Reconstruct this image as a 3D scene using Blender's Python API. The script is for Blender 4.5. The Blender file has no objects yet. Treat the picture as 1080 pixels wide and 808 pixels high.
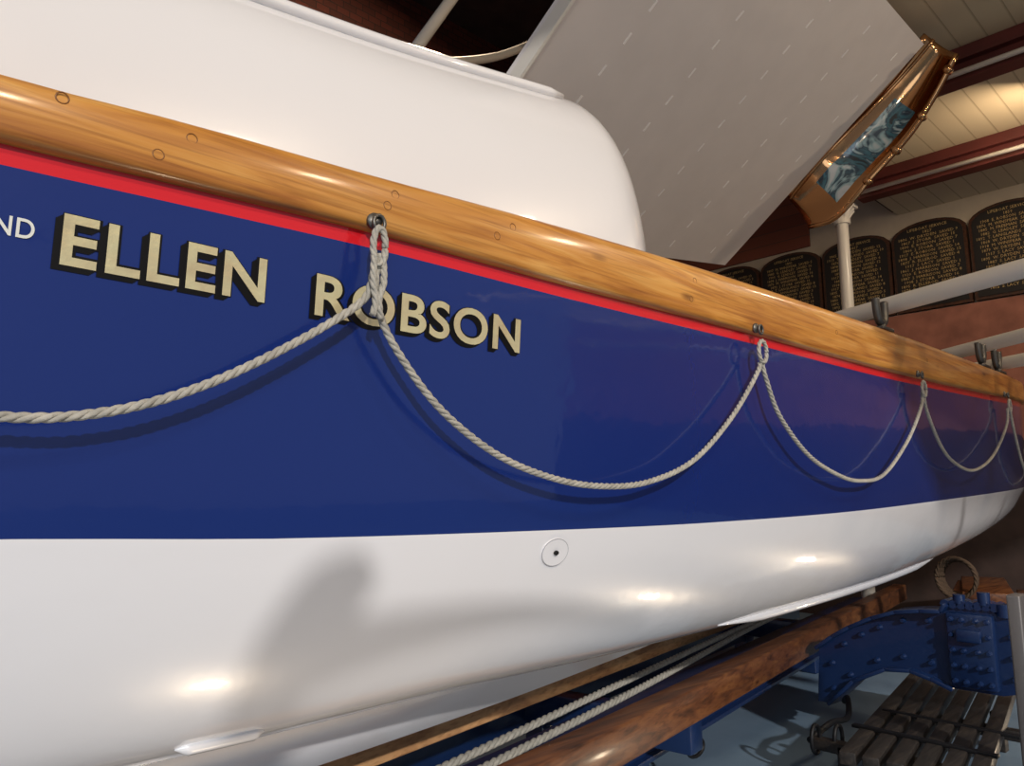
import bpy, bmesh, math, random
from mathutils import Vector, Matrix
random.seed(4)
sc=bpy.context.scene
S=1.4; FLOOR=-1.05

# ------------------------------------------------------------------ helpers
def lin(c):
    return tuple((v/12.92 if v<=.04045 else ((v+.055)/1.055)**2.4) for v in c)
def hexc(h):
    return lin(tuple(int(h[i:i+2],16)/255 for i in (0,2,4)))+(1,)
def tab(x,t):
    if x<=t[0][0]: return t[0][1]
    for (a,b),(c,d) in zip(t,t[1:]):
        if x<=c:
            u=(x-a)/(c-a); 
            return b+(d-b)*u
    return t[-1][1]
def stab(x,t):
    n=len(t)
    if x<=t[0][0]: return t[0][1]
    if x>=t[-1][0]: return t[-1][1]
    for i in range(n-1):
        if x<=t[i+1][0]:
            x0,y0=t[i];x1,y1=t[i+1]
            m0=(y1-t[i-1][1])/(x1-t[i-1][0]) if i>0 else (y1-y0)/(x1-x0)
            m1=(t[i+2][1]-y0)/(t[i+2][0]-x0) if i<n-2 else (y1-y0)/(x1-x0)
            h=x1-x0;u=(x-x0)/h
            return (2*u**3-3*u**2+1)*y0+(u**3-2*u**2+u)*h*m0+(-2*u**3+3*u**2)*y1+(u**3-u**2)*h*m1
def catmull(pts,n=8):
    P=[Vector(p) for p in pts];out=[]
    for i in range(len(P)-1):
        p0=P[max(i-1,0)];p1=P[i];p2=P[i+1];p3=P[min(i+2,len(P)-1)]
        for k in range(n):
            t=k/n
            out.append(.5*((2*p1)+(p2-p0)*t+(2*p0-5*p1+4*p2-p3)*t*t+(3*p1-p0-3*p2+p3)*t**3))
    out.append(P[-1]);return out
def obj(name,verts,faces,mats,parent=None,smooth=True,fm=None):
    me=bpy.data.meshes.new(name);me.from_pydata([tuple(v) for v in verts],[],faces)
    for m in (mats if isinstance(mats,(list,tuple)) else [mats]): me.materials.append(m)
    if fm:
        for p,k in zip(me.polygons,fm): p.material_index=k
    if smooth:
        for p in me.polygons: p.use_smooth=True
    me.validate();me.update()
    bm=bmesh.new();bm.from_mesh(me);bmesh.ops.recalc_face_normals(bm,faces=bm.faces);bm.to_mesh(me);bm.free()
    o=bpy.data.objects.new(name,me);sc.collection.objects.link(o)
    if parent: o.parent=parent
    return o
def empty(name,loc=(0,0,0)):
    o=bpy.data.objects.new(name,None);o.location=loc;sc.collection.objects.link(o);return o
class Geo:
    def __init__(s): s.v=[];s.f=[];s.m=[]
    def add(s,v,f,m=0):
        b=len(s.v);s.v+= [Vector(q) for q in v];s.f+=[tuple(i+b for i in q) for q in f];s.m+=[m]*len(f)
    def box(s,c,d,m=0,rot=None,bev=0):
        bm=bmesh.new();bmesh.ops.create_cube(bm,size=1)
        bmesh.ops.scale(bm,vec=d,verts=bm.verts)
        if bev: bmesh.ops.bevel(bm,geom=bm.edges[:],offset=bev,segments=2,affect='EDGES',profile=.5)
        M=Matrix.Translation(c)@(rot.to_4x4() if rot else Matrix.Identity(4))
        bmesh.ops.transform(bm,matrix=M,verts=bm.verts);bm.verts.index_update()
        s.add([q.co.copy() for q in bm.verts],[[q.index for q in f.verts] for f in bm.faces],m);bm.free()
    def beam(s,a,b,w,h,m=0,bev=0,up=Vector((0,0,1))):
        a=Vector(a);b=Vector(b);d=(b-a);L=d.length;d.normalize()
        sd=up.cross(d).normalized();u=d.cross(sd)
        R=Matrix((d,sd,u)).transposed()
        s.box((a+b)/2,(L,w,h),m,R,bev)
    def tube(s,path,r,m=0,n=10,closed=False,cap=True):
        P=[Vector(p) for p in path];N=len(P)
        rr=r if isinstance(r,(list,tuple)) else [r]*N
        up=None;v=[]
        for i in range(N):
            if closed: t=(P[(i+1)%N]-P[i-1]).normalized()
            else: t=(P[min(i+1,N-1)]-P[max(i-1,0)]).normalized()
            if up is None:
                up=Vector((0,0,1)) if abs(t.z)<.9 else Vector((1,0,0))
            sd=t.cross(up)
            sd=sd.normalized() if sd.length>1e-6 else Vector((0,1,0)); up=sd.cross(t).normalized()
            for k in range(n):
                a=2*math.pi*k/n;v.append(P[i]+sd*math.cos(a)*rr[i]+up*math.sin(a)*rr[i])
        f=[]
        for i in range(N if closed else N-1):
            j=(i+1)%N
            for k in range(n):
                k2=(k+1)%n;f.append((i*n+k,j*n+k,j*n+k2,i*n+k2))
        if cap and not closed:
            f.append(tuple(range(n)));f.append(tuple(range((N-1)*n,N*n)))
        s.add(v,f,m)
    def cyl(s,a,b,r,m=0,n=20,r2=None):
        s.tube([a,b],[r,r if r2 is None else r2],m,n)
    def rope(s,path,r,m=0,pitch=7.5):
        P=[Vector(p) for p in path];st=r*.7
        out=[P[0]];acc=0
        for a,b in zip(P,P[1:]):
            L=(b-a).length;d=st-acc
            while d<=L:
                out.append(a.lerp(b,d/L));d+=st
            acc=L-(d-st)
        P=out;N=len(P)
        if N<3:return
        up=None;frames=[]
        for i in range(N):
            t=(P[min(i+1,N-1)]-P[max(i-1,0)]).normalized()
            if up is None: up=Vector((0,1,0)) if abs(t.y)<.9 else Vector((1,0,0))
            sd=t.cross(up).normalized();up=sd.cross(t).normalized();frames.append((sd,up.copy()))
        for q in range(3):
            path=[]
            for i in range(N):
                a=2*math.pi*(i*st/(pitch*r)+q/3)
                sd,u=frames[i];path.append(P[i]+sd*math.cos(a)*r*.45+u*math.sin(a)*r*.45)
            s.tube(path,r*.58,m,7)
    def make(s,name,mats,parent=None,smooth=True):
        return obj(name,s.v,s.f,mats,parent,smooth,s.m)
def autosmooth(o,ang=40):
    me=o.data;bm=bmesh.new();bm.from_mesh(me);c=math.radians(ang)
    for e in bm.edges:
        if len(e.link_faces)==2:
            try:
                if e.calc_face_angle()>c: e.smooth=False
            except Exception: pass
    bm.to_mesh(me);bm.free()

# ------------------------------------------------------------------ materials
def mat(name,col,rough=.5,metal=0,coat=0,bump=0,bscale=20,var=0,vscale=6,spec=.5,bmap=(1,1,1)):
    m=bpy.data.materials.new(name);m.use_nodes=True;nt=m.node_tree;b=nt.nodes['Principled BSDF']
    c=hexc(col) if isinstance(col,str) else col
    b.inputs['Base Color'].default_value=c;b.inputs['Roughness'].default_value=rough;b.inputs['Metallic'].default_value=metal
    b.inputs['Coat Weight'].default_value=coat;b.inputs['Coat Roughness'].default_value=.05;b.inputs['Specular IOR Level'].default_value=spec
    tc=nt.nodes.new('ShaderNodeTexCoord');mp=nt.nodes.new('ShaderNodeMapping');nt.links.new(tc.outputs['Object'],mp.inputs[0]);mp.inputs['Scale'].default_value=bmap
    if var:
        n=nt.nodes.new('ShaderNodeTexNoise');n.inputs['Scale'].default_value=vscale;n.inputs['Detail'].default_value=6
        nt.links.new(mp.outputs[0],n.inputs[0])
        r=nt.nodes.new('ShaderNodeValToRGB');r.color_ramp.elements[0].position=.3;r.color_ramp.elements[1].position=.7
        r.color_ramp.elements[0].color=tuple(v*(1-var) for v in c[:3])+(1,);r.color_ramp.elements[1].color=tuple(min(1,v*(1+var)) for v in c[:3])+(1,)
        nt.links.new(n.outputs[0],r.inputs[0]);nt.links.new(r.outputs[0],b.inputs['Base Color'])
    if bump:
        n=nt.nodes.new('ShaderNodeTexNoise');n.inputs['Scale'].default_value=bscale;n.inputs['Detail'].default_value=3
        nt.links.new(mp.outputs[0],n.inputs[0])
        bp=nt.nodes.new('ShaderNodeBump');bp.inputs['Strength'].default_value=bump;bp.inputs['Distance'].default_value=.01
        nt.links.new(n.outputs[0],bp.inputs['Height']);nt.links.new(bp.outputs[0],b.inputs['Normal'])
        if coat: nt.links.new(bp.outputs[0],b.inputs['Coat Normal'])
    return m
def wood(name,c1,c2,c3,rough=.3,coat=.6,stretch=(1,14,14),sc_=3,bump=.1,tone=.5,streak=.7):
    m=bpy.data.materials.new(name);m.use_nodes=True;nt=m.node_tree;b=nt.nodes['Principled BSDF'];L=nt.links.new
    tc=nt.nodes.new('ShaderNodeTexCoord');mp=nt.nodes.new('ShaderNodeMapping');mp.inputs['Scale'].default_value=stretch
    L(tc.outputs['Object'],mp.inputs[0])
    n=nt.nodes.new('ShaderNodeTexNoise');n.inputs['Scale'].default_value=sc_;n.inputs['Detail'].default_value=8;n.inputs['Distortion'].default_value=.8;L(mp.outputs[0],n.inputs[0])
    r=nt.nodes.new('ShaderNodeValToRGB');e=r.color_ramp.elements
    e[0].position=.3;e[0].color=hexc(c1);e[1].position=.72;e[1].color=hexc(c3);k=e.new(.5);k.color=hexc(c2)
    L(n.outputs[0],r.inputs[0])
    n2=nt.nodes.new('ShaderNodeTexNoise');n2.inputs['Scale'].default_value=2.2;n2.inputs['Detail'].default_value=2;L(tc.outputs['Object'],n2.inputs[0])
    mp2=nt.nodes.new('ShaderNodeMapping');mp2.inputs['Scale'].default_value=(3,9,9);L(tc.outputs['Object'],mp2.inputs[0])
    vo=nt.nodes.new('ShaderNodeTexVoronoi');vo.inputs['Scale'].default_value=1.6;L(mp2.outputs[0],vo.inputs[0])
    kr=nt.nodes.new('ShaderNodeValToRGB');kr.color_ramp.elements[0].position=.03;kr.color_ramp.elements[0].color=(.22,.13,.07,1);kr.color_ramp.elements[1].position=.17;kr.color_ramp.elements[1].color=(1,1,1,1)
    L(vo.outputs['Distance'],kr.inputs[0])
    mx=nt.nodes.new('ShaderNodeMixRGB');mx.blend_type='MULTIPLY';mx.inputs[0].default_value=.85;L(r.outputs[0],mx.inputs[1]);L(kr.outputs[0],mx.inputs[2])
    r2=nt.nodes.new('ShaderNodeValToRGB');r2.color_ramp.elements[0].position=.35;r2.color_ramp.elements[0].color=(.6,.52,.45,1);r2.color_ramp.elements[1].position=.65;r2.color_ramp.elements[1].color=(1,1,1,1)
    L(n2.outputs[0],r2.inputs[0])
    mx2=nt.nodes.new('ShaderNodeMixRGB');mx2.blend_type='MULTIPLY';mx2.inputs[0].default_value=tone;L(mx.outputs[0],mx2.inputs[1]);L(r2.outputs[0],mx2.inputs[2])
    mp3=nt.nodes.new('ShaderNodeMapping');mp3.inputs['Scale'].default_value=tuple(v*s for v,s in zip(stretch,(1.6,5,5)));L(tc.outputs['Object'],mp3.inputs[0])
    n3=nt.nodes.new('ShaderNodeTexNoise');n3.inputs['Scale'].default_value=sc_;n3.inputs['Detail'].default_value=4;L(mp3.outputs[0],n3.inputs[0])
    r3=nt.nodes.new('ShaderNodeValToRGB');r3.color_ramp.elements[0].position=.32;r3.color_ramp.elements[0].color=(.45,.34,.25,1);r3.color_ramp.elements[1].position=.5;r3.color_ramp.elements[1].color=(1,1,1,1);L(n3.outputs[0],r3.inputs[0])
    mx3=nt.nodes.new('ShaderNodeMixRGB');mx3.blend_type='MULTIPLY';mx3.inputs[0].default_value=streak;L(mx2.outputs[0],mx3.inputs[1]);L(r3.outputs[0],mx3.inputs[2])
    L(mx3.outputs[0],b.inputs['Base Color'])
    b.inputs['Roughness'].default_value=rough;b.inputs['Coat Weight'].default_value=coat;b.inputs['Coat Roughness'].default_value=.14
    bp=nt.nodes.new('ShaderNodeBump');bp.inputs['Strength'].default_value=bump;bp.inputs['Distance'].default_value=.01;L(n.outputs[0],bp.inputs['Height']);L(bp.outputs[0],b.inputs['Normal'])
    return m
def stripes(name,c1,c2,axis=1,freq=10,rough=.5):
    m=bpy.data.materials.new(name);m.use_nodes=True;nt=m.node_tree;b=nt.nodes['Principled BSDF'];L=nt.links.new
    tc=nt.nodes.new('ShaderNodeTexCoord');sp=nt.nodes.new('ShaderNodeSeparateXYZ');L(tc.outputs['Object'],sp.inputs[0])
    mu=nt.nodes.new('ShaderNodeMath');mu.operation='MULTIPLY';mu.inputs[1].default_value=freq;L(sp.outputs[axis],mu.inputs[0])
    fr=nt.nodes.new('ShaderNodeMath');fr.operation='FRACT';L(mu.outputs[0],fr.inputs[0])
    r=nt.nodes.new('ShaderNodeValToRGB');e=r.color_ramp.elements;e[0].position=0;e[0].color=hexc(c2);e[1].position=.1;e[1].color=hexc(c1)
    L(fr.outputs[0],r.inputs[0]);L(r.outputs[0],b.inputs['Base Color']);b.inputs['Roughness'].default_value=rough
    bp=nt.nodes.new('ShaderNodeBump');bp.inputs['Strength'].default_value=.5;bp.inputs['Distance'].default_value=.01;L(r.outputs[0],bp.inputs['Height']);L(bp.outputs[0],b.inputs['Normal'])
    return m
def brick(name,c1,c2,mo,scale=4,rot=(math.pi/2,0,0)):
    m=bpy.data.materials.new(name);m.use_nodes=True;nt=m.node_tree;b=nt.nodes['Principled BSDF'];L=nt.links.new
    tc=nt.nodes.new('ShaderNodeTexCoord');mp=nt.nodes.new('ShaderNodeMapping');mp.inputs['Rotation'].default_value=rot;L(tc.outputs['Object'],mp.inputs[0])
    t=nt.nodes.new('ShaderNodeTexBrick');t.inputs['Color1'].default_value=hexc(c1);t.inputs['Color2'].default_value=hexc(c2);t.inputs['Mortar'].default_value=hexc(mo)
    t.inputs['Scale'].default_value=scale;t.inputs['Mortar Size'].default_value=.015;L(mp.outputs[0],t.inputs[0]);L(t.outputs[0],b.inputs['Base Color']);b.inputs['Roughness'].default_value=.75
    return m
def painted(name):  # blue and white noise colour standing in for a mirrored window
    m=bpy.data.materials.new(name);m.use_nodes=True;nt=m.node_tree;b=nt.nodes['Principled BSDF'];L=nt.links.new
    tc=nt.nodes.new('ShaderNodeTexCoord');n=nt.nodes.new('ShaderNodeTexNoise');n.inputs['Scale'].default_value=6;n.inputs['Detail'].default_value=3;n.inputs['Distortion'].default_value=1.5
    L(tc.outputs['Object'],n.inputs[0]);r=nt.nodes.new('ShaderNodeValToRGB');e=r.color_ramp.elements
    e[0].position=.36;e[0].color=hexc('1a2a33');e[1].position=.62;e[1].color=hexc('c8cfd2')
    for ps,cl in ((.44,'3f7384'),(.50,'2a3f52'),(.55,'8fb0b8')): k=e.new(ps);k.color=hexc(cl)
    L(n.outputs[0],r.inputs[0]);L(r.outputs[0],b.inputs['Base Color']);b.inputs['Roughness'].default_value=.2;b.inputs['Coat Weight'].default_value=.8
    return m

M_blue=mat('blue_gloss_paint',(.004,.020,.15,1),.25,coat=1,bump=.15,bscale=9,spec=.5)
M_red=mat('red_gloss_paint','d41c26',.25,coat=.8,bump=.05,bscale=10)
M_white=mat('white_gloss_paint','e4e3e6',.3,coat=1,bump=.18,bscale=9)
M_box=mat('white_box_paint','e2e0e1',.3,coat=.9,bump=.12,bscale=8)
M_wood=wood('varnished_wale_wood','a8682a','ca8a3c','dda659',.35,.4,(1.2,14,14),2.5,.18,.5,.55)
M_timber=wood('carriage_timber','3c2213','6a3f24','84552f',.45,.15,(1,9,9),3,.2)
M_timber2=wood('skid_timber','b5835a','d8a573','ecc08c',.5,.1,(1,9,9),3,.2,.3,.5)
M_oldwood=wood('weathered_planks','14110f','272220','3a332c',.6,.1,(1,8,8),5,.3)
M_rope=mat('manila_rope','a8a398',.9,bump=.4,bscale=120,var=.2,vscale=60)
M_gold=mat('gold_leaf',(1,.80,.46,1),.26,metal=.6,coat=.5,bump=.3,bscale=45,var=.12,vscale=30)
M_black=mat('black_lettering','050508',.5,spec=.2)
M_wletter=mat('white_lettering','d8d8d0',.4)
M_iron=mat('grey_iron','6a6762',.45,metal=.8,bump=.3,bscale=40)
M_dark=mat('dark_iron','1b1b1e',.5,metal=.5)
M_cblue=mat('carriage_blue_paint',(.006,.022,.085,1),.35,coat=.5,bump=.3,bscale=18)
M_deck=mat('deck_paint','8f9297',.6)
M_floor=mat('floor_blue_paint','71879c',.4,bump=.1,bscale=14,var=.12,vscale=3)
M_panel=mat('panel_grey','dcd5d1',.6,bump=.05,bscale=30,var=.03)
M_brass=mat('polished_brass',(.52,.27,.12,1),.12,metal=1,bump=.5,bscale=4)
M_cream=stripes('cream_boards','c3b294','8f7f66',1,7,.6)
M_wallc=mat('cream_wall','c4b6a0',.8,var=.08)
M_terr=mat('terracotta_wall','96604e',.8,var=.25)
M_low=mat('dark_lower_wall','3a2c28',.8,var=.3)
M_beam=mat('oxide_red_steel','4c1c18',.5,var=.2)
M_brick=brick('dark_brick','5a3026','74392c','3a2a24')
M_brick2=brick('far_brick','7a3f2c','8f5038','5a4034',4,(math.pi/2,0,math.pi/2))
M_roof=mat('dark_roof','3a2a24',.8,var=.3)
M_board=mat('honour_board_black','17120f',.65)
M_boardf=wood('honour_frame_wood','2a160c','47260f','5a3418',.5,.0)
M_gtext=mat('board_gold_text',(.50,.34,.13,1),.6)
M_post=mat('white_post_paint','d9d3c8',.4,coat=.3)

# ------------------------------------------------------------------ hull definition
CL=lambda x:1.30+.18*x
YS=[(-.5,1.21),(-.42,1.12),(-.3,1.055),(-.15,1.01),(0,.988),(.3,.98),(2,.98),(4.0,.98),(4.4,.99),(4.8,1.04),(5.2,1.21),(5.5,1.5),(5.7,1.85),(5.86,2.355)]
ZR=[(-.5,.39),(.14,.402),(.35,.41),(.64,.42),(1.09,.425),(1.85,.44),(2.78,.452),(4.23,.50),(5.86,.58)]
ZT=[(-.5,.47),(.13,.482),(.34,.498),(.64,.515),(.93,.535),(1.34,.558),(1.84,.578),(2.78,.602),(4.6,.63),(5.86,.69)]
ZW=[(-.5,-.03),(.18,-.04),(.52,-.05),(1.11,-.052),(1.61,-.048),(2.43,-.028),(3.34,.012),(4.5,.07),(5.86,.15)]
KB=[(-.5,1),(3.0,1),(3.7,.92),(4.6,.72),(5.86,.5)]
ys=lambda x:stab(x,YS)
zr=lambda x:stab(x,ZR); zt=lambda x:stab(x,ZT); zw=lambda x:stab(x,ZW)
def offs(x,z):
    return tab(z,[(-.06,.030),(0,.024),(.1,.018),(.2,.013),(.28,.009),(.34,.005),(.45,0)])
def hully(x,z):
    k=min(1,(CL(x)-ys(x))/.5);return ys(x)+offs(x,z)*k
def section(x):
    k=min(1,max(0,(CL(x)-ys(x))/.5));y0=ys(x);yc=CL(x)
    pts=[]
    a=zr(x);w=zw(x)
    pts.append((y0,a,0));pts.append((y0+.001,a-.025,0))
    n=6
    for i in range(1,n+1):
        z=(a-.025)+(w-a+.025)*i/n;pts.append((y0+offs(x,z)*k,z,1))
    kb=stab(x,KB)
    low=[(.030,-.05),(.047,-.12),(.080,-.20),(.125,-.27),(.18,-.325),(.25,-.362),(.34,-.388),(.45,-.41)]
    ctrl=[Vector((y0+o*k,w+(z+.05)*kb,0)) for o,z in low]
    ctrl[0]=Vector((y0+offs(x,w)*k,w,0))
    ctrl.append(Vector((max(yc-.03*k,y0+.45*k+.0),w+(-.45+.05)*kb-.0,0)))
    c=catmull(ctrl,4)
    for p in c[1:]: pts.append((p.x,p.y,2))
    pts.append((yc-.03*k,w+(-.45+.05)*kb-.06*1,2))
    pts.append((yc,w+(-.45+.05)*kb-.06*1,2))
    return pts
def mirror(x,y):
    d=Vector((1,.18)).normalized();o=Vector((0,1.30));v=Vector((x,y))-o
    r=2*v.dot(d)*d-v+o;return r.x,r.y
boat=empty('lifeboat')
XS=[-.5,-.48,-.45,-.42,-.36,-.3,-.22,-.15,-.08]+[i*.1 for i in range(0,48)]+[4.8,4.9,5,5.1,5.2,5.3,5.4,5.5,5.6,5.65,5.7,5.75,5.8,5.83,5.86]
V=[];Fc=[];FM=[];rows=[section(x) for x in XS];nr=len(rows[0])
for side in (0,1):
    b=len(V)
    for x,rw in zip(XS,rows):
        for (y,z,_) in rw:
            if side: mx,my=mirror(x,y);V.append((mx,my,z))
            else: V.append((x,y,z))
    for i in range(len(XS)-1):
        for j in range(nr-1):
            Fc.append((b+i*nr+j,b+(i+1)*nr+j,b+(i+1)*nr+j+1,b+i*nr+j+1));FM.append(rows[i][j+1][2])
hull=obj('hull',V,Fc,[M_red,M_blue,M_white],boat,True,FM)
def wale(side):
    V=[];F=[];n=0
    for x in XS:
        a=zr(x);t=zt(x);h=t-a;k=min(1,max(.0,(CL(x)-ys(x))/.3))
        pr=[(.004,a-.001),(-.014,a+.001),(-.019,a+.006),(-.020,a+h*.15),(-.020,a+h*.5),(-.018,a+h*.80),(-.013,a+h*.92),(-.004,a+h*.98),(.01,t),(.10,t),(.11,t-.01),(.11,a+.02)]
        n=len(pr)
        for o,z in pr:
            y=ys(x)+(o*k if o>0 else o)
            if side: mx,my=mirror(x,y);V.append((mx,my,z))
            else: V.append((x,y,z))
    for i in range(len(XS)-1):
        for j in range(n-1): F.append((i*n+j,(i+1)*n+j,(i+1)*n+j+1,i*n+j+1))
    return obj('gunwale_wale_%d'%side,V,F,M_wood,boat)
wale(0);wale(1)
V=[];F=[];
for x in XS:
    k=min(1,max(0,(CL(x)-ys(x))/.3));y=ys(x)+.08*k;z=zt(x)-.05
    V.append((x,y,z));V.append((x,CL(x),z+.02));mx,my=mirror(x,y);V.append((mx,my,z))
for i in range(len(XS)-1):
    for j in range(2):F.append((i*3+j,(i+1)*3+j,(i+1)*3+j+1,i*3+j+1))
obj('deck',V,F,M_deck,boat)
g=Geo()
for x,fz in [(.19,.8),(.30,.3),(.34,.68),(.645,.45),(.66,.68),(.88,.45),(.92,.68),(1.5,.3),(1.52,.66),(2.3,.5),(3.1,.5)]:
    z=zr(x)+(zt(x)-zr(x))*fz;y=ys(x)-(.0195 if fz<.6 else .0183)
    g.tube([(x+.007*math.cos(t*.5236),y,z+.007*math.sin(t*.5236)) for t in range(12)],.001,0,6,closed=True)
g.make('wale_plugs',[mat('plug_dark','80501e',.4)],boat)
g=Geo();c=Vector((1.085,hully(1.085,-.06)+.012,-.093));nrm=Vector((0,-1,-.28)).normalized()
ux=Vector((1,0,0));uz=nrm.cross(ux)
def disc(r1,d0,d1,m,sx=1.35):
    n=32;v=[];
    for d,r in ((d0,r1),(d1,r1*.96)):
        for k in range(n):
            a=2*math.pi*k/n;v.append(c+ux*math.cos(a)*r*sx+uz*math.sin(a)*r+nrm*d)
    f=[(k,(k+1)%n,n+(k+1)%n,n+k) for k in range(n)]+[tuple(range(n,2*n))]
    g.add(v,f,m)
disc(.028,-.02,.006,0);disc(.0045,.007,.010,1)
g.tube([c+ux*math.cos(t*.2618)*.0265*1.35+uz*math.sin(t*.2618)*.0265+nrm*.0055 for t in range(24)],.0009,2,6,closed=True)
autosmooth(g.make('drain_cover',[M_white,M_dark,mat('cover_rim','a0a0a6',.5)],boat))
g=Geo()
for x0,x1 in ((.44,.58),(1.93,3.7)):
    P=[];R=[]
    n=30
    for i in range(n+1):
        x=x0+(x1-x0)*i/n;k=min(1,(CL(x)-ys(x))/.5)
        kb=stab(x,KB)
        P.append(Vector((x,ys(x)+.21*k,zw(x)+(-.345+.05)*kb)));e=min(1,min(i,n-i)/4+.05);R.append((.016 if x0>1 else .011)*e)
    g.tube(P,R,0,10)
g.make('bilge_keel',[M_white],boat)

# ------------------------------------------------------------------ end box
YB=[(-.35,.06),(0,.12),(.5,.17),(1.65,.19)]
HB=[(-.4,.80),(0,.865),(.5,.965),(.92,1.055),(1.55,1.215),(1.8,1.27)]
def boxsec(x,inset,n=40):
    y0=ys(x)+stab(x,YB);yc=CL(x);w=yc-y0-inset*.8;h=stab(x,HB)-inset;zb=.42
    out=[];e=2/2.6
    for i in range(n+1):
        a=math.pi*i/n;ca=math.cos(a);sa=math.sin(a)
        u=-(abs(ca)**e)*(1 if ca>0 else -1)*w; z=zb+(abs(sa)**e)*(h-zb)
        out.append(Vector((x,yc+u,z)))
    return out
V=[];F=[];n=41
xs=[(x,0) for x in [(-.34+i*.09) for i in range(22)] if x<1.50]
R_=.24
for i in range(0,11):
    t=math.pi/2*i/10;xs.append((1.53+R_*math.sin(t),R_*(1-math.cos(t))*.85))
for x,ins in xs: V+=boxsec(x,ins)
for i in range(len(xs)-1):
    for j in range(n-1):F.append((i*n+j,(i+1)*n+j,(i+1)*n+j+1,i*n+j+1))
F.append(tuple(range((len(xs)-1)*n,len(xs)*n)));F.append(tuple(range(n)))
bx=obj('end_box',V,F,M_box,boat)
g=Geo();P=[]
for i in range(25):
    x=.05+1.43*i/24;s_=boxsec(x,0);p=s_[14];P.append(p+Vector((0,-.004,.004)))
g.tube(P,[.004]+[.015]*23+[.008],0,12)
P=[p+Vector((0,.03,.014)) for p in P];g.tube(P,.016,0,12)
g.make('box_top_rail',[M_box],boat)

# ------------------------------------------------------------------ lettering
def text_mesh(body,x0,x1,z0,z1,mat_,depth,shift=(0,0),bold=.02,spacing=1.0):
    c=bpy.data.curves.new('tmp','FONT');c.body=body;c.size=1;c.offset=bold;c.space_character=spacing;c.resolution_u=6
    o=bpy.data.objects.new('tmp',c);sc.collection.objects.link(o)
    bpy.context.view_layer.update()
    me=bpy.data.meshes.new_from_object(o.evaluated_get(bpy.context.evaluated_depsgraph_get()))
    bpy.data.objects.remove(o)
    a=min(v.co.x for v in me.vertices);b=max(v.co.x for v in me.vertices);cc=min(v.co.y for v in me.vertices);d=max(v.co.y for v in me.vertices)
    for v in me.vertices:
        x=x0+(v.co.x-a)/(b-a)*(x1-x0)+shift[0];z=z0+(v.co.y-cc)/(d-cc)*(z1-z0)+shift[1]
        v.co=(x,hully(x,z)-depth,z)
    me.materials.clear();me.materials.append(mat_)
    return me
def join(meshes,name,parent):
    bm=bmesh.new();mats=[]
    for me in meshes:
        m=me.materials[0]
        if m not in mats: mats.append(m)
        st=len(bm.faces);bm.from_mesh(me);bm.faces.ensure_lookup_table()
        for f in bm.faces[st:]: f.material_index=mats.index(m)
    me=bpy.data.meshes.new(name);bm.to_mesh(me);bm.free()
    for m in mats: me.materials.append(m)
    o=bpy.data.objects.new(name,me);sc.collection.objects.link(o)
    if parent:o.parent=parent
    return o
ms=[]
for body,x0,x1,z0,z1 in (('ELLEN',.208,.462,.276,.338),('ROBSON',.540,.962,.272,.336)):
    for k in range(1,6):
        ms.append(text_mesh(body,x0,x1,z0,z1,M_black,.0008+.00005*k,(-.0017*k,-.0014*k),.03,1.08))
    ms.append(text_mesh(body,x0-.001,x1+.001,z0-.001,z1+.001,M_black,.0012,(0,0),.045,1.08))
    ms.append(text_mesh(body,x0,x1,z0,z1,M_gold,.0016,(0,0),.018,1.08))
ms.append(text_mesh('AND',.118,.180,.298,.321,M_wletter,.0012,(0,0),.01,1.05))
join(ms,'name_lettering',boat)

# ------------------------------------------------------------------ grab ropes
g=Geo()
def yy(x): return ys(x)-.032
def P3(l,dy=0): return catmull([(x,yy(x)+dy,z) for x,z in l],10)
SW=[[(-.38,.29),(-.25,.17),(-.05,.11),(.14,.09),(.25,.10),(.36,.14),(.48,.21),(.59,.29),(.612,.33),(.616,.375)],
[(.624,.375),(.619,.33),(.628,.28),(.67,.22),(.75,.145),(.87,.08),(1.01,.043),(1.15,.031),(1.30,.043),(1.47,.095),(1.64,.205),(1.775,.33),(1.786,.36)],
[(1.80,.36),(1.815,.32),(1.88,.225),(2.03,.13),(2.21,.08),(2.37,.065),(2.56,.09),(2.79,.21),(2.95,.34),(2.975,.40)],
[(2.99,.40),(3.01,.33),(3.13,.21),(3.28,.15),(3.51,.13),(3.8,.20),(4.07,.35),(4.12,.44)],
[(4.16,.44),(4.19,.36),(4.24,.27),(4.32,.17),(4.5,.09),(4.7,.08),(4.95,.18),(5.15,.36)]]
for s_ in SW: g.rope(P3(s_),.0062)
for x,z,rx,rz in ((.620,.385,.011,.030),(1.795,.385,.020,.028),(2.98,.41,.02,.028),(4.14,.45,.02,.028)):
    g.rope([(x+rx*math.cos(t*2*math.pi/24),yy(x)-.006,z+rz*math.sin(t*2*math.pi/24)) for t in range(25)],.0056)
g.rope(catmull([(.611,yy(.6)-.008,.37),(.608,yy(.6)-.010,.33),(.612,yy(.6)-.012,.295),(.607,yy(.6)-.010,.272)],10),.0055)
g.rope(catmull([(.629,yy(.6)-.004,.365),(.627,yy(.6)-.010,.33),(.618,yy(.6)-.012,.30),(.625,yy(.6)-.008,.272)],10),.0055)
g.make('grab_rope',[M_rope],boat)
g=Geo()
for x in (.62,1.795,2.98,4.14):
    z=zr(x)+.008
    g.cyl((x,ys(x)-.0,z),(x,ys(x)-.034,z),.007,0,12)
    g.tube([(x+.010*math.cos(t),ys(x)-.036,z-.004+.012*math.sin(t)) for t in [k*.5236 for k in range(12)]],.0032,0,8,closed=True)
    g.cyl((x,ys(x)-.018,z+.002),(x,ys(x)-.025,z+.002),.013,0,16)
g.make('rope_eye_bolts',[M_iron],boat)

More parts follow.
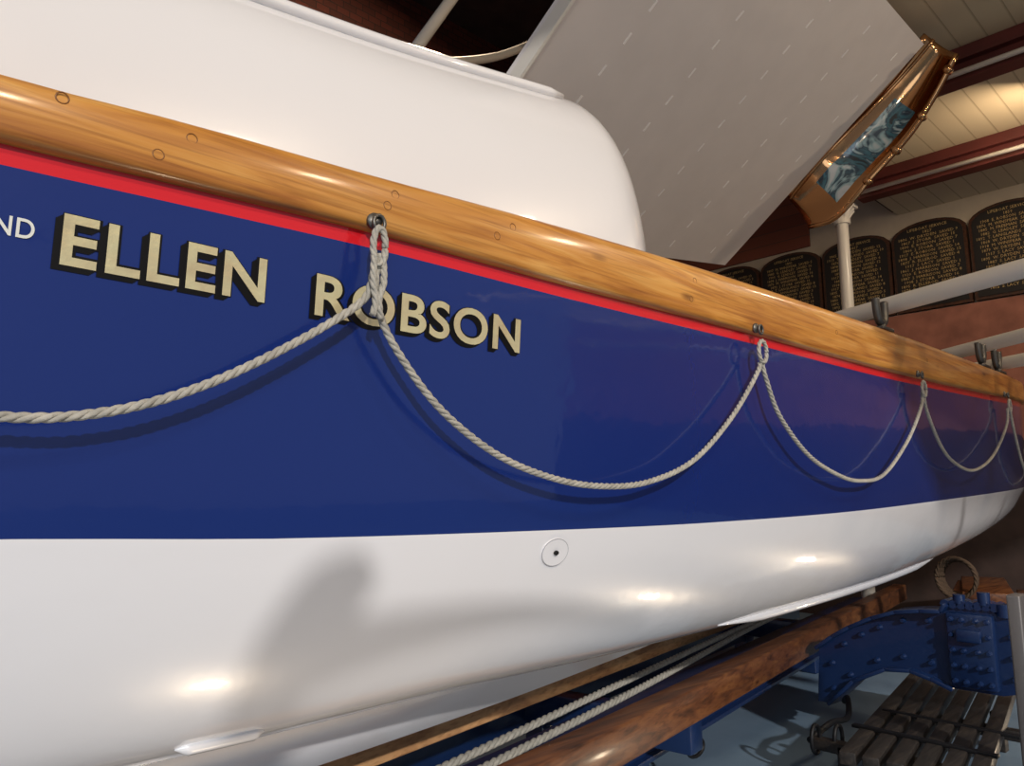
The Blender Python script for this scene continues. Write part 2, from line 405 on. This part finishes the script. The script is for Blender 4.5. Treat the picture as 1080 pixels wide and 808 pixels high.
# ------------------------------------------------------------------ crutches + oars
g=Geo()
for x in (2.78,3.98,4.25):
    y=ys(x)+.02;z=zt(x)
    g.box((x,y,z+.006),(.10,.05,.012),0,bev=.003)
    g.cyl((x,y,z),(x,y,z+.03),.014)
    g.tube(catmull([(x-.04,y,z+.115),(x-.036,y,z+.07),(x-.02,y,z+.035),(x+.02,y,z+.035),(x+.036,y,z+.07),(x+.04,y,z+.115)],5),.014)
g.make('oar_crutches',[M_iron],boat)
def oar(a,b,L,r=.033):
    a=Vector(a);b=Vector(b);d=(b-a).normalized();g=Geo()
    n=24;P=[a+d*L*i/n for i in range(n+1)]
    R=[]
    for i in range(n+1):
        t=i/n;R.append(r*(.62 if t<.05 else 1 if t<.5 else 1-.45*(t-.5)/.5))
    g.tube(P,R,0,16)
    sd=d.cross(Vector((0,0,1))).normalized();e=a+d*L;v=[];
    prof=[(-.1,.02),(.0,.03),(.12,.055),(.6,.065),(.72,.055)]
    for t,w in prof:
        for s_,h in ((-1,0),(0,.012),(1,0),(0,-.012)): v.append(e+d*t+sd*w*s_+Vector((0,0,h)))
    f=[]
    for i in range(len(prof)-1):
        for k in range(4): f.append((i*4+k,(i+1)*4+k,(i+1)*4+(k+1)%4,i*4+(k+1)%4))
    f.append((16,17,18,19));g.add(v,f)
    return g.make('oar',[M_post])
oar((3.13,1.85,.70),(2.90,.59,.765),3.0)
oar((4.52,1.9,.71),(4.03,.83,.755),3.0)
oar((4.75,1.9,.68),(4.38,.9,.70),2.6)

# ------------------------------------------------------------------ carriage
car=empty('boat_carriage')
SL=.18
def line(x,x0,y0): return y0+SL*(x-x0)
g=Geo()
g.beam((.6,1.235,-.665),(6.2,1.235+SL*5.6,-.665),.085,.11,0,.006)
g.make('near_side_timber',[M_timber],car)
g=Geo();g.beam((.2,1.545,-.600),(5.6,2.62,-.600),.11,.09,0,.006)
g.make('keel_way_timber',[M_timber2],car)
g=Geo()
g.beam((.3,1.44,-.82),(6.0,1.44+SL*5.7,-.82),.05,.20,0,.004)
g.beam((.3,1.44,-.72),(6.0,1.44+SL*5.7,-.72),.10,.018,0,.002)
g.beam((.3,1.44,-.92),(6.0,1.44+SL*5.7,-.92),.10,.018,0,.002)
g.beam((.3,1.95,-.80),(6.0,1.95+SL*5.7,-.80),.05,.22,0,.004)
for x in (1.2,2.4,4.8):
    g.beam((x,line(x,.3,1.20),-.80),(x-.12,line(x,.3,2.0),-.80),.10,.12,0,.01)
for i in range(60):
    x=.4+i*.09;y=line(x,.3,1.44)-.026
    g.cyl((x,y,-.78),(x,y-.008,-.78),.008,0,8,.005);g.cyl((x,y,-.87),(x,y-.008,-.87),.008,0,8,.005)
autosmooth(g.make('steel_girders',[M_cblue],car))
g=Geo()
X0=3.6
prof=[(1.66,-.66),(1.58,-.60),(1.50,-.55),(1.40,-.50),(1.30,-.465),(1.20,-.45),(1.12,-.445),(1.10,-.415),(.95,-.415),(.93,-.44),(.86,-.46),(.82,-.50),(.82,-.72),(.93,-.75),(1.10,-.75),(1.18,-.72),(1.26,-.70),(1.36,-.71),(1.50,-.78),(1.62,-.90),(1.68,-.90)]
v=[(X0-.05,y,z) for y,z in prof]+[(X0+.08,y,z) for y,z in prof];n=len(prof)
f=[tuple(range(n)),tuple(range(n,2*n))]+[(k,(k+1)%n,n+(k+1)%n,n+k) for k in range(n)]
g.add(v,f)
for (a,b) in list(zip(prof,prof[1:]))[:7]:
    g.beam((X0-.02,a[0],a[1]),(X0-.02,b[0],b[1]),.16,.016,0,.003,up=Vector((0,.2,1)))
for (a,b) in list(zip(prof,prof[1:]))[14:19]:
    g.beam((X0-.02,a[0],a[1]),(X0-.02,b[0],b[1]),.14,.016,0,.003,up=Vector((0,.2,1)))
g.box((X0-.06,1.02,-.59),(.05,.17,.29),0,bev=.01)
g.box((X0-.095,1.02,-.53),(.03,.09,.05),0,bev=.008)
for yv in (.955,.995,1.045,1.085):
    for zv in (-.47,-.53,-.59,-.65,-.71): g.cyl((X0-.083,yv,zv),(X0-.105,yv,zv),.012,0,8,.007)
for yv,zv in ((1.18,-.49),(1.28,-.50),(1.38,-.54),(1.46,-.58),(1.54,-.63),(1.18,-.66),(1.29,-.65),(.88,-.52),(.88,-.60),(.88,-.68),(1.4,-.68),(1.52,-.76),(1.6,-.83),(1.6,-.72)):
    g.cyl((X0-.048,yv,zv),(X0-.072,yv,zv),.013,0,8,.008)
for k in range(7):
    y=.93+.03*k;g.cyl((X0-.06,y,-.415),(X0+.04,y,-.415),.018,0,8);
g.cyl((X0-.04,.97,-.41),(X0-.04,.97,-.36),.024,0,10);g.cyl((X0-.04,1.06,-.41),(X0-.04,1.06,-.375),.024,0,10);g.cyl((X0-.04,.90,-.45),(X0-.04,.90,-.40),.03,0,10)
autosmooth(g.make('riveted_bolster',[M_cblue],car))
g=Geo();g.cyl((X0+.02,.86,-.62),(X0+.02,.45,-.62),.05,0,20);autosmooth(g.make('axle',[M_cblue],car))
g=Geo()
g.beam((3.0,.72,-.30),(3.0,.72,FLOOR),.09,.04,0,.006,up=Vector((0,1,0)))
g.make('grey_stanchion',[mat('grey_galvanised','6f6b6a',.5,metal=.4)],car)
g=Geo()
for i in range(6):
    y=.84+.078*i;g.beam((2.75,y-.02,-.87),(4.3,y+.25,-.85),.055,.045,0,.005)
for x in (2.95,3.6): g.beam((x,.78,-.90),(x,1.42,-.90),.05,.04,0,.004)
for x,y in ((2.95,.9),(2.95,1.3),(3.9,1.05),(3.9,1.4)): g.beam((x,y,-.89),(x,y,FLOOR),.05,.05,0,.004,up=Vector((0,1,0)))
for x in (3.05,3.35): g.beam((x,.83,-.842),(x+.02,1.32,-.842),.03,.012,1,.002)
autosmooth(g.make('slatted_track',[M_oldwood,M_dark],car))
g=Geo()
for x,y in ((2.98,1.34),(2.92,1.40)):
    g.tube([(x+.035*math.cos(t),y,-.88+.05*math.sin(t)) for t in [k*.3927 for k in range(16)]],.008,0,8,closed=True)
g.tube(catmull([(2.95,1.44,-.9),(3.1,1.42,-.86),(3.3,1.44,-.88),(3.45,1.5,-.84),(3.55,1.56,-.88)],6),.012,0,8)
g.tube([(2.45+.05*math.cos(t),1.62,-.86+.03*math.sin(t)) for t in [k*.3927 for k in range(16)]],.007,0,8,closed=True)
g.make('iron_rings',[M_dark],car)
g=Geo()
for x,y in ((.9,1.60),(2.4,1.87),(4.8,2.30),(.9,2.06),(2.4,2.33),(4.8,2.76)):
    g.beam((x,y,-.88),(x,y,FLOOR),.10,.10,0,.008,up=Vector((0,1,0)))
g.make('carriage_legs',[M_cblue],car)
g=Geo()
for dy,dz in ((0,0),(-.07,-.01)):
    g.rope(catmull([(.2,1.42+dy,-.68+dz),(1.05,1.56+dy,-.67+dz),(2.2,1.76+dy,-.63+dz),(3.48,1.98+dy*.3,-.59+dz),(4.4,2.1,-.57)],30),.012)
g.rope(catmull([(1.2,1.40,-.70),(1.3,1.45,-.675),(1.42,1.44,-.67),(1.45,1.36,-.69),(1.35,1.33,-.76),(1.2,1.30,-.84)],14),.012)
g.make('mooring_rope',[M_rope],car)
g=Geo()
g.beam((5.8,1.55,-.62),(7.0,1.9,-.62),.3,.07,0,.01)
g.beam((5.9,1.3,-.80),(6.9,1.55,-.80),.2,.30,0,.01)
g.beam((5.9,1.7,-.83),(6.9,1.95,-.83),.2,.44,0,.01)
g.beam((5.9,1.4,-.98),(5.9,2.0,-.98),.2,.14,0,.01)
for k in range(5):
    R=.12-.004*k
    g.rope([(5.75+.02*k,1.72+R*math.cos(t*.2618),-.50+R*1.1*math.sin(t*.2618)) for t in range(25)],.014,1)
g.make('timber_chocks',[M_timber,mat('tan_rope','4a3828',.85,bump=.4,bscale=80)])

# ------------------------------------------------------------------ sloping panel + end plate
K=2.8
A=Vector((.572,.78,.362))*K;B=Vector((1.4883,.861,.5293))*K;C=Vector((1.53,.43,.889))*K
D=A+(C-B)
nn=(B-A).cross(D-A).normalized()
if nn.z<0: nn=-nn
g=Geo();th=.05
v=[A,B,C,D]+[q+nn*th for q in (A,B,C,D)]
g.add(v,[(0,1,2,3),(4,5,6,7),(0,1,5,4),(1,2,6,5),(2,3,7,6),(3,0,4,7)],0)
e1=(B-A);e2=(D-A)
pan=empty('sloping_panel')
g.make('panel_board',[M_panel],pan,smooth=False)
g=Geo()
for i in range(5):
    for j in range(11):
        p=A+e1*(.12+.19*i+.004*j)+e2*(.06+.085*j)-nn*.001
        g.box(p,(.010,.045,.002),0,Matrix((e1.normalized(),e2.normalized(),nn)).transposed())
g.make('panel_nail_marks',[mat('nail_mark','f4f0ee',.6)],pan,smooth=False)
g=Geo();g.beam(A-e1.normalized()*.008,D-e1.normalized()*.008,.012,.05,0);g.make('panel_edge_left',[M_post],pan,smooth=False)
ex=e1.normalized();N1=26;N2=10
W=[(.34,.16),(.40,.26),(.50,.30),(.6,.30),(.75,.28),(.88,.23),(.97,.19),(1.03,.16)]
v=[]
for i in range(N1+1):
    t=.34+.69*i/N1
    for j in range(N2+1):
        s_=j/N2;w=stab(t,W)
        v.append(B.lerp(C,t)+nn*.05-nn*(w+.05)*s_+ex*(.03+.08*math.sin(math.pi*s_)*(1 if t>.55 else .6)+.03*math.sin(t*9))+Vector((0,0,-.10*max(0,.55-t)/.25*s_)))
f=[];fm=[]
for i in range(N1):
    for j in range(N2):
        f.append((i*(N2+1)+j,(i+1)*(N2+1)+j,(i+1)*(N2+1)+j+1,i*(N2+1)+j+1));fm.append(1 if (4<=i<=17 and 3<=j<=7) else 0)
bp_=obj('reflective_end_plate',v,f,[M_brass,painted('painted_window_reflection')],pan,True,fm)  # middle faces carry a window reflection put into the colour
md=bp_.modifiers.new('thickness','SOLIDIFY');md.thickness=.02;md.offset=1
g=Geo()
g.tube([v[i*(N2+1)+N2] for i in range(N1+1)],.014,0,8)
for i in (8,13,18,24): 
    q=v[i*(N2+1)+N2];g.cyl(q-ex*.03,q+ex*.03,.022,0,10)
g.tube([v[i*(N2+1)]-nn*.06 for i in range(N1+1)],.010,0,8)
g.make('brass_rolled_edge',[M_brass],pan)

# ------------------------------------------------------------------ room
XW=7.3;YW=5.2;ZC=2.66
def slab(name,c,d,m):
    g=Geo();g.box(c,d,0);return g.make(name,[m],smooth=False)
slab('floor',(1.6,.4,FLOOR-.05),(12,10.2,.1),M_floor)
slab('ceiling',(3.9,-1.0,ZC+.03),(7.0,6.8,.06),M_cream)
slab('ceiling_roof',(1.6,3.8,4.6),(12,3.2,.1),M_roof)
slab('wall_far',(XW+.05,.4,1.8),(.1,10.2,5.7),M_wallc)
slab('trim_1',(XW-.01,.4,1.1),(.04,10.2,1.2),M_terr)
slab('trim_2',(XW-.015,.4,(.5+FLOOR)/2),(.05,10.2,.5-FLOOR),M_low)
slab('trim_3',(XW-.01,4.2,3.57),(.04,1.9,2.0),M_brick2)
slab('wall_side',(1.6,YW+.05,1.8),(12,.1,5.7),M_brick)
slab('wall_upper',(3.9,2.42,3.65),(7.0,.06,1.9),M_roof)
g=Geo()
for x in (4.78,6.15):
    g.box((x,-.8,ZC-.15),(.02,6.2,.14));g.box((x,-.8,ZC-.09),(.12,6.2,.015));g.box((x,-.8,ZC-.215),(.12,6.2,.015))
    g.box((x,-.8,ZC-.045),(.06,6.2,.08))
g.make('roof_beams',[M_beam],smooth=False)
g=Geo()
for x in (4.74,6.08): g.cyl((x-.06,-3.8,ZC-.20),(x-.06,2.3,ZC-.20),.016,0,10)
g.make('conduit_pipe',[M_post])
g=Geo();px,py=6.15,2.46
g.cyl((px,py,FLOOR),(px,py,2.30),.052,0,24,.046)
g.cyl((px,py,2.28),(px,py,2.32),.065,0,24);g.cyl((px,py,2.32),(px,py,2.42),.052,0,24,.09);g.box((px,py,2.435),(.2,.2,.03),0,bev=.005)
g.cyl((px,py,FLOOR),(px,py,FLOOR+.08),.10,0,24,.08)
for k in range(8):
    a=k*math.pi/4;g.tube(catmull([(px+.05*math.cos(a),py+.05*math.sin(a),2.33),(px+.075*math.cos(a),py+.075*math.sin(a),2.37),(px+.10*math.cos(a),py+.10*math.sin(a),2.40)],3),.012,0,6)
autosmooth(g.make('iron_column',[M_post]))
g=Geo();g.cyl((1.33,2.6,1.1),(2.93,2.6,3.85),.028,0,14)
g.tube(catmull([(1.78,2.6,1.87),(2.0,2.75,2.10),(2.4,2.9,2.34),(2.8,3.0,2.60),(3.3,3.1,3.0)],6),.024,0,12)
g.cyl((.4,2.3,FLOOR),(1.37,2.6,1.17),.03,0,12)
g.make('white_stay_poles',[M_post])
names=['J. HARRISON','W. DRYDEN','T. LANGLANDS','R. ELLEROD','H. FREEMAN','S. LACY','E. ROBSON','J. STORR','M. WINSPEAR','G. LEADLEY']
def board(yc,zb,w,h,seed):
    rnd=random.Random(seed);g=Geo();x=XW-.035
    def arch(w,h,x0,x1,m,zb):
        pr=[(-w/2,0),(w/2,0),(w/2,h*.84)]
        for k in range(1,12):
            a=math.pi*k/12;pr.append((w/2*math.cos(a),h*.84+h*.16*math.sin(a)))
        pr.append((-w/2,h*.84));n=len(pr)
        v=[(x0,yc+a,zb+b) for a,b in pr]+[(x1,yc+a,zb+b) for a,b in pr]
        g.add(v,[tuple(range(n)),tuple(range(n,2*n))]+[(k,(k+1)%n,n+(k+1)%n,n+k) for k in range(n)],m)
    arch(w,h,x+.03,x-.02,0,zb);arch(w-.05,h-.05,x-.015,x-.028,1,zb+.025)
    p=empty('honour_board')
    g.make('board_panel',[M_boardf,M_board],p,smooth=False)
    body='\n'.join(['LIFEBOAT SERVICE','18%02d'%rnd.randint(10,99)]+['%d  %s  SAVED %d'%(1860+rnd.randint(0,60),rnd.choice(names),rnd.randint(1,16)) for _ in range(17)])
    c=bpy.data.curves.new('tmp','FONT');c.body=body;c.align_x='CENTER';c.size=.048;c.resolution_u=1
    o=bpy.data.objects.new('tmp',c);sc.collection.objects.link(o);bpy.context.view_layer.update()
    me=bpy.data.meshes.new_from_object(o.evaluated_get(bpy.context.evaluated_depsgraph_get()));bpy.data.objects.remove(o)
    a=max(v.co.x for v in me.vertices);t=max(v.co.y for v in me.vertices);bt=min(v.co.y for v in me.vertices)
    kx=(w*.42)/a;kz=(h*.84)/(t-bt)
    for v in me.vertices: v.co=(x-.031,yc-v.co.x*kx,zb+h*.93+(v.co.y-t)*kz)
    me.materials.clear();me.materials.append(M_gtext)
    o=bpy.data.objects.new('board_text',me);sc.collection.objects.link(o);o.parent=p
for i,(yc,w) in enumerate(((1.52,.60),(2.15,.62),(2.80,.64),(3.46,.64),(4.12,.64),(4.78,.64))):
    board(yc,1.71,w,.82,i)

# unseen davit-like prop, added to cast a shadow on the white planking
g=Geo()
g.tube(catmull([(-.62,-.80,FLOOR),(-.60,-.80,-.2),(-.55,-.78,.35),(-.45,-.78,.62),(-.40,-.86,.78),(-.37,-.93,.86)],8),[.045]*33+[.045-.003*i for i in range(8)],0,14)
g.tube(catmull([(-.44,-.80,.68),(-.2,-.78,.695),(.1,-.76,.69),(.5,-.75,.65)],8),[.04-.0014*i for i in range(25)],0,12)
g.cyl((-.62,-.80,FLOOR),(-.62,-.80,FLOOR+.04),.14,0,24)
g.make('shadow_prop',[M_iron])

# ------------------------------------------------------------------ lights
def area(name,loc,target,size,power,col):
    l=bpy.data.lights.new(name,'AREA');l.shape='DISK';l.size=size;l.energy=power;l.color=col
    o=bpy.data.objects.new(name,l);o.location=loc;o.rotation_euler=(Vector(target)-Vector(loc)).to_track_quat('-Z','Y').to_euler();sc.collection.objects.link(o);return o
warm=(1,.78,.54)
for k,(x,y,z) in enumerate(((.3,-1.2,2.2),(1.9,-1.3,2.3),(3.6,-1.0,2.3),(5.2,-.2,2.2))):
    area('roof_fill_light',(x,y,z),(x+.2,1.2,0),.13,15,warm)
area('roof_fill_light',(3.0,3.6,3.9),(2.6,4.5,1.5),.3,40,warm)  # added fill, brightens the dark brick and roof
area('roof_fill_light',(5.5,.9,2.35),(7.3,2.6,2.0),.3,9,warm)  # added fill, brightens the far wall and honour boards
for x,y,tx in ((.8,.80,.5),(2.6,.75,1.6),(4.3,.55,2.6)):
    area('hull_glint_light',(x,y,FLOOR+.06),(tx,1.1,-.2),.06,2.4,warm)  # added lights without fixtures, put warm highlights on the lower hull
sun=bpy.data.lights.new('daylight','SUN');sun.energy=2.15;sun.angle=math.radians(1.2);sun.color=(1,.96,.91)
so=bpy.data.objects.new('daylight',sun);so.rotation_euler=Vector((.45,.85,-.42)).to_track_quat('-Z','Y').to_euler();sc.collection.objects.link(so)
area('open_door_light',(-2.2,-2.2,1.0),(.8,1,.1),2.2,24,(.78,.89,1))
w=bpy.data.worlds.new('world');sc.world=w;w.use_nodes=True;w.node_tree.nodes['Background'].inputs[0].default_value=(.60,.66,.80,1);w.node_tree.nodes['Background'].inputs[1].default_value=.30

# ------------------------------------------------------------------ camera
p=math.radians(8.95);yw=math.radians(46.3)
Fh=Vector((math.cos(yw),math.sin(yw),0));R=Vector((math.sin(yw),-math.cos(yw),0));Z=Vector((0,0,1))
Fv=Fh*math.cos(p)+Z*math.sin(p);U=-Fh*math.sin(p)+Z*math.cos(p)
cd=bpy.data.cameras.new('camera');cam=bpy.data.objects.new('camera',cd);sc.collection.objects.link(cam)
rot=Matrix((R,U,-Fv)).transposed().to_4x4()
cd.sensor_width=36;cd.sensor_fit='HORIZONTAL';cd.lens=36*800/1080;cd.clip_start=.02
sc.camera=cam
T=Matrix.Translation((0,0,-FLOOR*S))@Matrix.Scale(S,4)
bpy.context.view_layer.update()
for o in list(sc.objects):
    if o.parent is None and o is not cam:
        o.matrix_world=T@o.matrix_world
        if o.type=='LIGHT' and o.data.type=='AREA': o.data.energy*=S*S
cam.matrix_world=Matrix.Translation((0,0,-FLOOR*S))@rot
sc.view_settings.view_transform='Standard'
